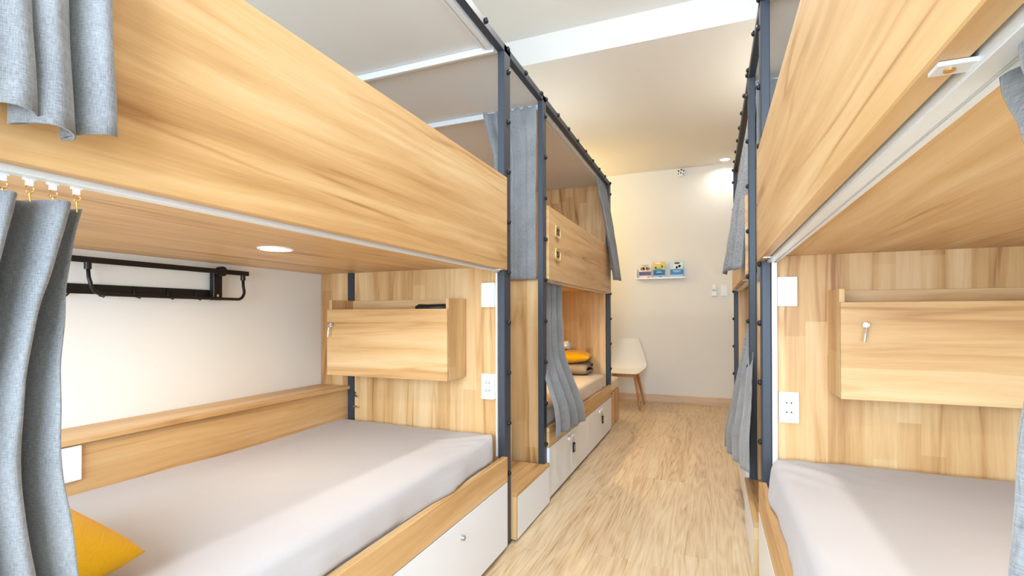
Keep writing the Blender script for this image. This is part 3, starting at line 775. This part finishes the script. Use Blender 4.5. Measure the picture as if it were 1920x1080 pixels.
# curtain closing the upper berth at the right stairs
def p8(s, t):
    x = lerp(.236, .60, s); ph = folds(s, 5, 1.7, .5)
    return x, 3.030+.016*math.sin(ph)-.012
curtain('curtain', 'flat grey curtain hanging above the right stairs', p8, lambda s: 2.432, lambda s: 1.335)
# right near lower berth, at the very edge of the frame
def p9(s, t):
    z = lerp(1.366, .50, t)
    edge = .588-.075*math.exp(-((z-1.17)/.10)**2)-.02*ss(1.36, 1.30, z)+.012*ss(1.0, .7, z)
    y = lerp(edge, .22, s)
    ph = folds(s, 4, 1.3, .3)
    x = .245+lerp(.016, .04, t)*math.sin(ph)*ss(0, .12, s)
    return x, y
curtain('curtain', 'pale grey curtain at the near right lower berth', p9, lambda s: 1.366, lambda s: .60)

# ------------------------------------------------------------------ towel rack on the left wall
rk = thing('towel_rack', (-2.07, 1.3, 1.228), 'black metal towel rack with hooks on the left wall', 'towel rack')
box('wall_bar', -2.099, -2.093, .70, 1.60, 1.232, 1.268, M['black'], rk, .001)
box('upper_bar', -2.052, -2.038, .66, 1.72, 1.341, 1.362, M['black'], rk, .002)
for y in (.82, 1.578):
    b = box('bracket', -2.092, -2.064, y-.022, y+.022, 1.222, 1.352, M['black'], rk, .003)
    bm = bmesh.new(); bm_cyl(bm, (-2.058, y, 1.352), (-2.032, y, 1.352), .022, .022, 18); from_bm('pivot', bm, M['black'], rk)
    bm = bmesh.new(); bm_cyl(bm, (-2.064, y-.004, 1.243), (-2.060, y-.004, 1.243), .006, .006, 12); from_bm('bracket_screw', bm, M['chrome'], rk)
pts = [(-2.045, 1.06, 1.341), (-2.042, 1.062, 1.29)]
for k in range(7):
    a = math.pi*k/12; pts.append((-2.036, 1.064+.04*(1-math.cos(a)), 1.270-.04*math.sin(a)))
pts += [(-2.036, 1.3, 1.2285)]
for k in range(7):
    a = math.pi/2-math.pi*k/12; pts.append((-2.036, 1.656+.034*math.cos(a), 1.266-.038*math.sin(a)))
pts += [(-2.042, 1.690, 1.29), (-2.045, 1.690, 1.341)]
bm = bmesh.new(); bm_tube(bm, pts, .0065, 10); from_bm('towel_tube', bm, M['black'], rk, True)
for y in (1.06, 1.69):
    bm = bmesh.new(); bm_cyl(bm, (-2.044, y, 1.318), (-2.044, y, 1.342), .011, .011, 14); from_bm('tube_collar', bm, M['black'], rk)
for y in (.88, 1.0, 1.115, 1.24, 1.37, 1.49):
    bm = bmesh.new(); bm_tube(bm, [(-2.0915, y, 1.268), (-2.089, y, 1.24), (-2.086, y+.004, 1.226), (-2.074, y+.01, 1.221), (-2.064, y+.016, 1.233)], .003, 8)
    from_bm('hook', bm, M['black'], rk, True)

# ------------------------------------------------------------------ number plates on the far left guard board
def text_mesh(s, size):
    c = bpy.data.curves.new('digits', 'FONT'); c.body = s; c.size = size; c.extrude = .0012; c.align_x = 'CENTER'; c.align_y = 'CENTER'
    o = bpy.data.objects.new('digits', c); COL.objects.link(o)
    dg = bpy.context.evaluated_depsgraph_get(); me = bpy.data.meshes.new_from_object(o.evaluated_get(dg))
    bpy.data.objects.remove(o); return me
def number_plate(y, z, s, label):
    x = L.f(0); w2, h2 = .053, .043
    t = thing('number_plate', (x, y, z), label, 'number plate', 'number plates')
    bm = bmesh.new(); pts = []
    nn = 48
    for k in range(nn):     # notched-corner outline
        a = 2*math.pi*k/nn; c_, s_ = math.cos(a), math.sin(a)
        q = (abs(c_)**3.5+abs(s_)**3.5)**(-1/3.5)
        pts.append((c_*q, s_*q))
    def ring(sc, xo): return [bm.verts.new((x+xo, y+p[0]*w2*sc, z+p[1]*h2*sc)) for p in pts]
    A, B, C, D = ring(1, .0005), ring(1, .009), ring(.82, .009), ring(.80, .0055)
    for a, b in ((A, B), (B, C), (C, D)):
        for k in range(nn): bm.faces.new((a[k], a[(k+1) % nn], b[(k+1) % nn], b[k]))
    bm.faces.new(D); bm.faces.new(A)
    bmesh.ops.recalc_face_normals(bm, faces=bm.faces)
    from_bm('plate', bm, M['brass'], t)
    me = text_mesh(s, .056)
    me.transform(Matrix(((0, 0, 1, 0), (1, 0, 0, 0), (0, 1, 0, 0), (0, 0, 0, 1))))
    o = link('digits', me, None, t, (.0068, 0, 0)); me.materials.clear(); me.materials.append(M['hole'])
number_plate(3.11, 1.712-.02, '252', 'upper of two brass number plates on the guard board')
number_plate(3.11, 1.545, '251', 'lower of two brass number plates on the guard board')

# ------------------------------------------------------------------ end of the room
bn = thing('step_bench', (-1.2, 5.31, 0), 'oak step bench with cream top beyond the far left bunk', 'bench')
box('body', L.f(.022), L.f(.5), 5.064, 5.55, 0, .355, M['w_zy'], bn, .003)
box('seat_pad', L.f(.022), L.f(.5), 5.064, 5.55, .356, .475, M['cushion'], bn, .02, 3)

ch = thing('chair', (-1.0, 6.36, 0), 'white shell chair with splayed beech legs at end wall', 'chair')
prof = [(-.225, .435, .17), (-.215, .452, .20), (-.15, .458, .225), (0, .447, .24), (.12, .452, .243), (.185, .485, .24), (.215, .55, .23), (.24, .65, .20), (.265, .76, .165), (.28, .835, .14), (.283, .845, .13)]
bm = bmesh.new(); g = []; nn = 16
for (y, z, hw) in prof:
    row = []
    back = ss(.46, .6, z)*1.0 if y > .1 else 0
    for k in range(nn+1):
        u = -1+2*k/nn
        x = u*hw
        dz = (.045*abs(u)**3.0)*(1-back)*ss(-.25, -.05, y); dy = -.05*abs(u)**2.2*back
        row.append(bm.verts.new((x-1.0, 6.36+y+dy, z+dz)))
    g.append(row)
for a, b in zip(g, g[1:]):
    for k in range(nn): bm.faces.new((a[k], a[k+1], b[k+1], b[k]))
bmesh.ops.recalc_face_normals(bm, faces=bm.faces)
sh = from_bm('shell', bm, M['shell'], ch, True)
md = sh.modifiers.new('thick', 'SOLIDIFY'); md.thickness = .010; md.offset = 0
md = sh.modifiers.new('smooth', 'SUBSURF'); md.levels = 2; md.render_levels = 2
for sx in (-1, 1):
    for sy, yy in ((-1, -.10), (1, .10)):
        bm = bmesh.new(); bm_cyl(bm, (-1+sx*.125, 6.36+yy, .432), (-1+sx*.205, 6.36+sy*.215, 0), .021, .011, 14); from_bm('leg', bm, M['beech'], ch, False)
for sy in (-.10, .10): box('crossbar', -1.125, -.875, 6.36+sy-.01, 6.36+sy+.01, .385, .428, M['beech'], ch, .002)
for sx in (-.125, .125): box('side_bar', -1+sx-.01, -1+sx+.01, 6.272, 6.448, .385, .428, M['beech'], ch, .002)

lg = thing('picture_ledge', (-.608, 6.77, 1.63), 'narrow white display ledge with leaflets on the end wall', 'ledge')
box('shelf', -.917, -.299, YB-.055, YB-.0002, 1.628, 1.640, M['plastic'], lg, .002)
box('front_lip', -.917, -.299, YB-.060, YB-.0555, 1.628, 1.650, M['plastic'], lg, .001)
for x in (-.917, -.305): box('end_cap', x, x+.006, YB-.0555, YB-.0005, 1.6405, 1.765, M['plastic'], lg, .001)
def leaflet(x0, x1, z1, bands, label, blobs):
    t = thing('leaflet', ((x0+x1)/2, YB-.03, 1.6405), label, 'leaflet', 'leaflets on the ledge')
    z0 = 1.641; y = YB-.045
    body = box('booklet', x0, x1, y, y+.006, z0, z1, bands[0][2], t, 0)
    for a, b, m in bands: box('cover_print', x0+.001, x1-.001, y-.0012, y-.0002, lerp(z0, z1, a), lerp(z0, z1, b), m, t, 0)
    for (u, v, rx, rz, m) in blobs:
        bm = bmesh.new(); n = 14
        vs = [bm.verts.new((lerp(x0, x1, u)+rx*math.cos(2*math.pi*k/n), y-.0018, lerp(z0, z1, v)+rz*math.sin(2*math.pi*k/n))) for k in range(n)]
        f = bm.faces.new(vs); r = bmesh.ops.extrude_face_region(bm, geom=[f]); bmesh.ops.translate(bm, vec=(0, .0004, 0), verts=[v for v in r['geom'] if isinstance(v, bmesh.types.BMVert)])
        bmesh.ops.recalc_face_normals(bm, faces=bm.faces)
        from_bm('cover_print', bm, m, t)
    return t
pc = lambda n, *c: plain(n, srgb(*c), .35)
violet, navy, blue, sky_, yel, lime, cream, tan_, darkg, red = pc('print_violet', 96, 84, 132), pc('print_navy', 22, 84, 138), pc('print_blue', 18, 92, 166), pc('print_sky', 150, 200, 226), pc('print_yellow', 240, 186, 48), pc('print_lime', 190, 200, 70), pc('print_cream', 236, 228, 216), pc('print_tan', 150, 116, 88), pc('print_dark', 50, 56, 52), pc('print_red', 210, 110, 70)
leaflet(-.884, -.730, 1.825, [(0, .20, cream), (.20, .48, violet), (.48, 1, cream)], 'violet and cream leaflet, left of the three', [(.30, .68, .030, .024, tan_), (.52, .74, .030, .03, pc('print_peach', 222, 186, 150)), (.76, .68, .028, .024, tan_), (.8, .09, .018, .008, red), (.5, .93, .05, .006, pc('print_grey', 170, 165, 165))])
leaflet(-.700, -.552, 1.852, [(0, .16, sky_), (.16, .50, navy), (.50, .72, lime), (.72, 1, yel)], 'yellow and blue leaflet, middle of the three', [(.45, .52, .05, .016, pc('print_teal', 80, 140, 130)), (.2, .64, .014, .014, darkg), (.74, .70, .012, .018, darkg), (.4, .92, .045, .012, pc('print_white', 244, 236, 220)), (.5, .36, .04, .008, sky_), (.6, .07, .02, .007, darkg)])
leaflet(-.487, -.328, 1.842, [(0, .19, sky_), (.19, .53, blue), (.53, 1, pc('print_pale', 198, 222, 218))], 'blue leaflet with pale top, right of the three', [(.5, .74, .046, .036, cream), (.52, .92, .036, .012, darkg), (.5, .64, .014, .016, darkg), (.72, .72, .02, .016, pc('print_straw', 228, 214, 110)), (.5, .44, .06, .006, sky_), (.5, .36, .05, .006, sky_)])

# round perforated fixture at the top of the end wall
fx = thing('wall_fixture', (-.351, YB-.02, 3.0), 'round white wall fixture with black dots below the ceiling', 'wall fixture')
bm = bmesh.new(); bmesh.ops.create_uvsphere(bm, u_segments=28, v_segments=14, radius=.052)
bmesh.ops.scale(bm, vec=(1, .55, 1), verts=bm.verts); bmesh.ops.translate(bm, vec=(-.351, YB-.029, 3.0), verts=bm.verts)
from_bm('dome', bm, M['plastic'], fx, True)
for (dx, dz, r) in ((-.03, .016, .011), (.004, .028, .011), (.032, .012, .009), (-.034, -.018, .008), (-.002, -.012, .009), (.026, -.026, .007)):
    yy = .55*math.sqrt(max(0, .052**2-dx*dx-dz*dz)); n_ = Vector((dx, -yy/.55/.55, dz)).normalized(); c_ = Vector((-.351+dx, YB-.029-yy, 3.0+dz))
    bm = bmesh.new(); bm_cyl(bm, c_-n_*.003, c_+n_*.0012, r, r, 14); from_bm('dot', bm, M['hole'], fx)
# small latch hook beside the rear post
lt = thing('latch_hook', (-1.835, YL1-.01, .70), 'small metal hook latch below the left locker', 'hook')
bm = bmesh.new(); bm_tube(bm, [(-1.85, YL1+.001, .72), (-1.85, YL1-.014, .722), (-1.84, YL1-.016, .705), (-1.83, YL1-.014, .70)], .0035, 8); from_bm('upper_hook', bm, M['black'], lt)
bm = bmesh.new(); bm_tube(bm, [(-1.85, YL1+.001, .645), (-1.85, YL1-.016, .645), (-1.82, YL1-.018, .642)], .004, 8); from_bm('lower_hook', bm, M['chrome'], lt)
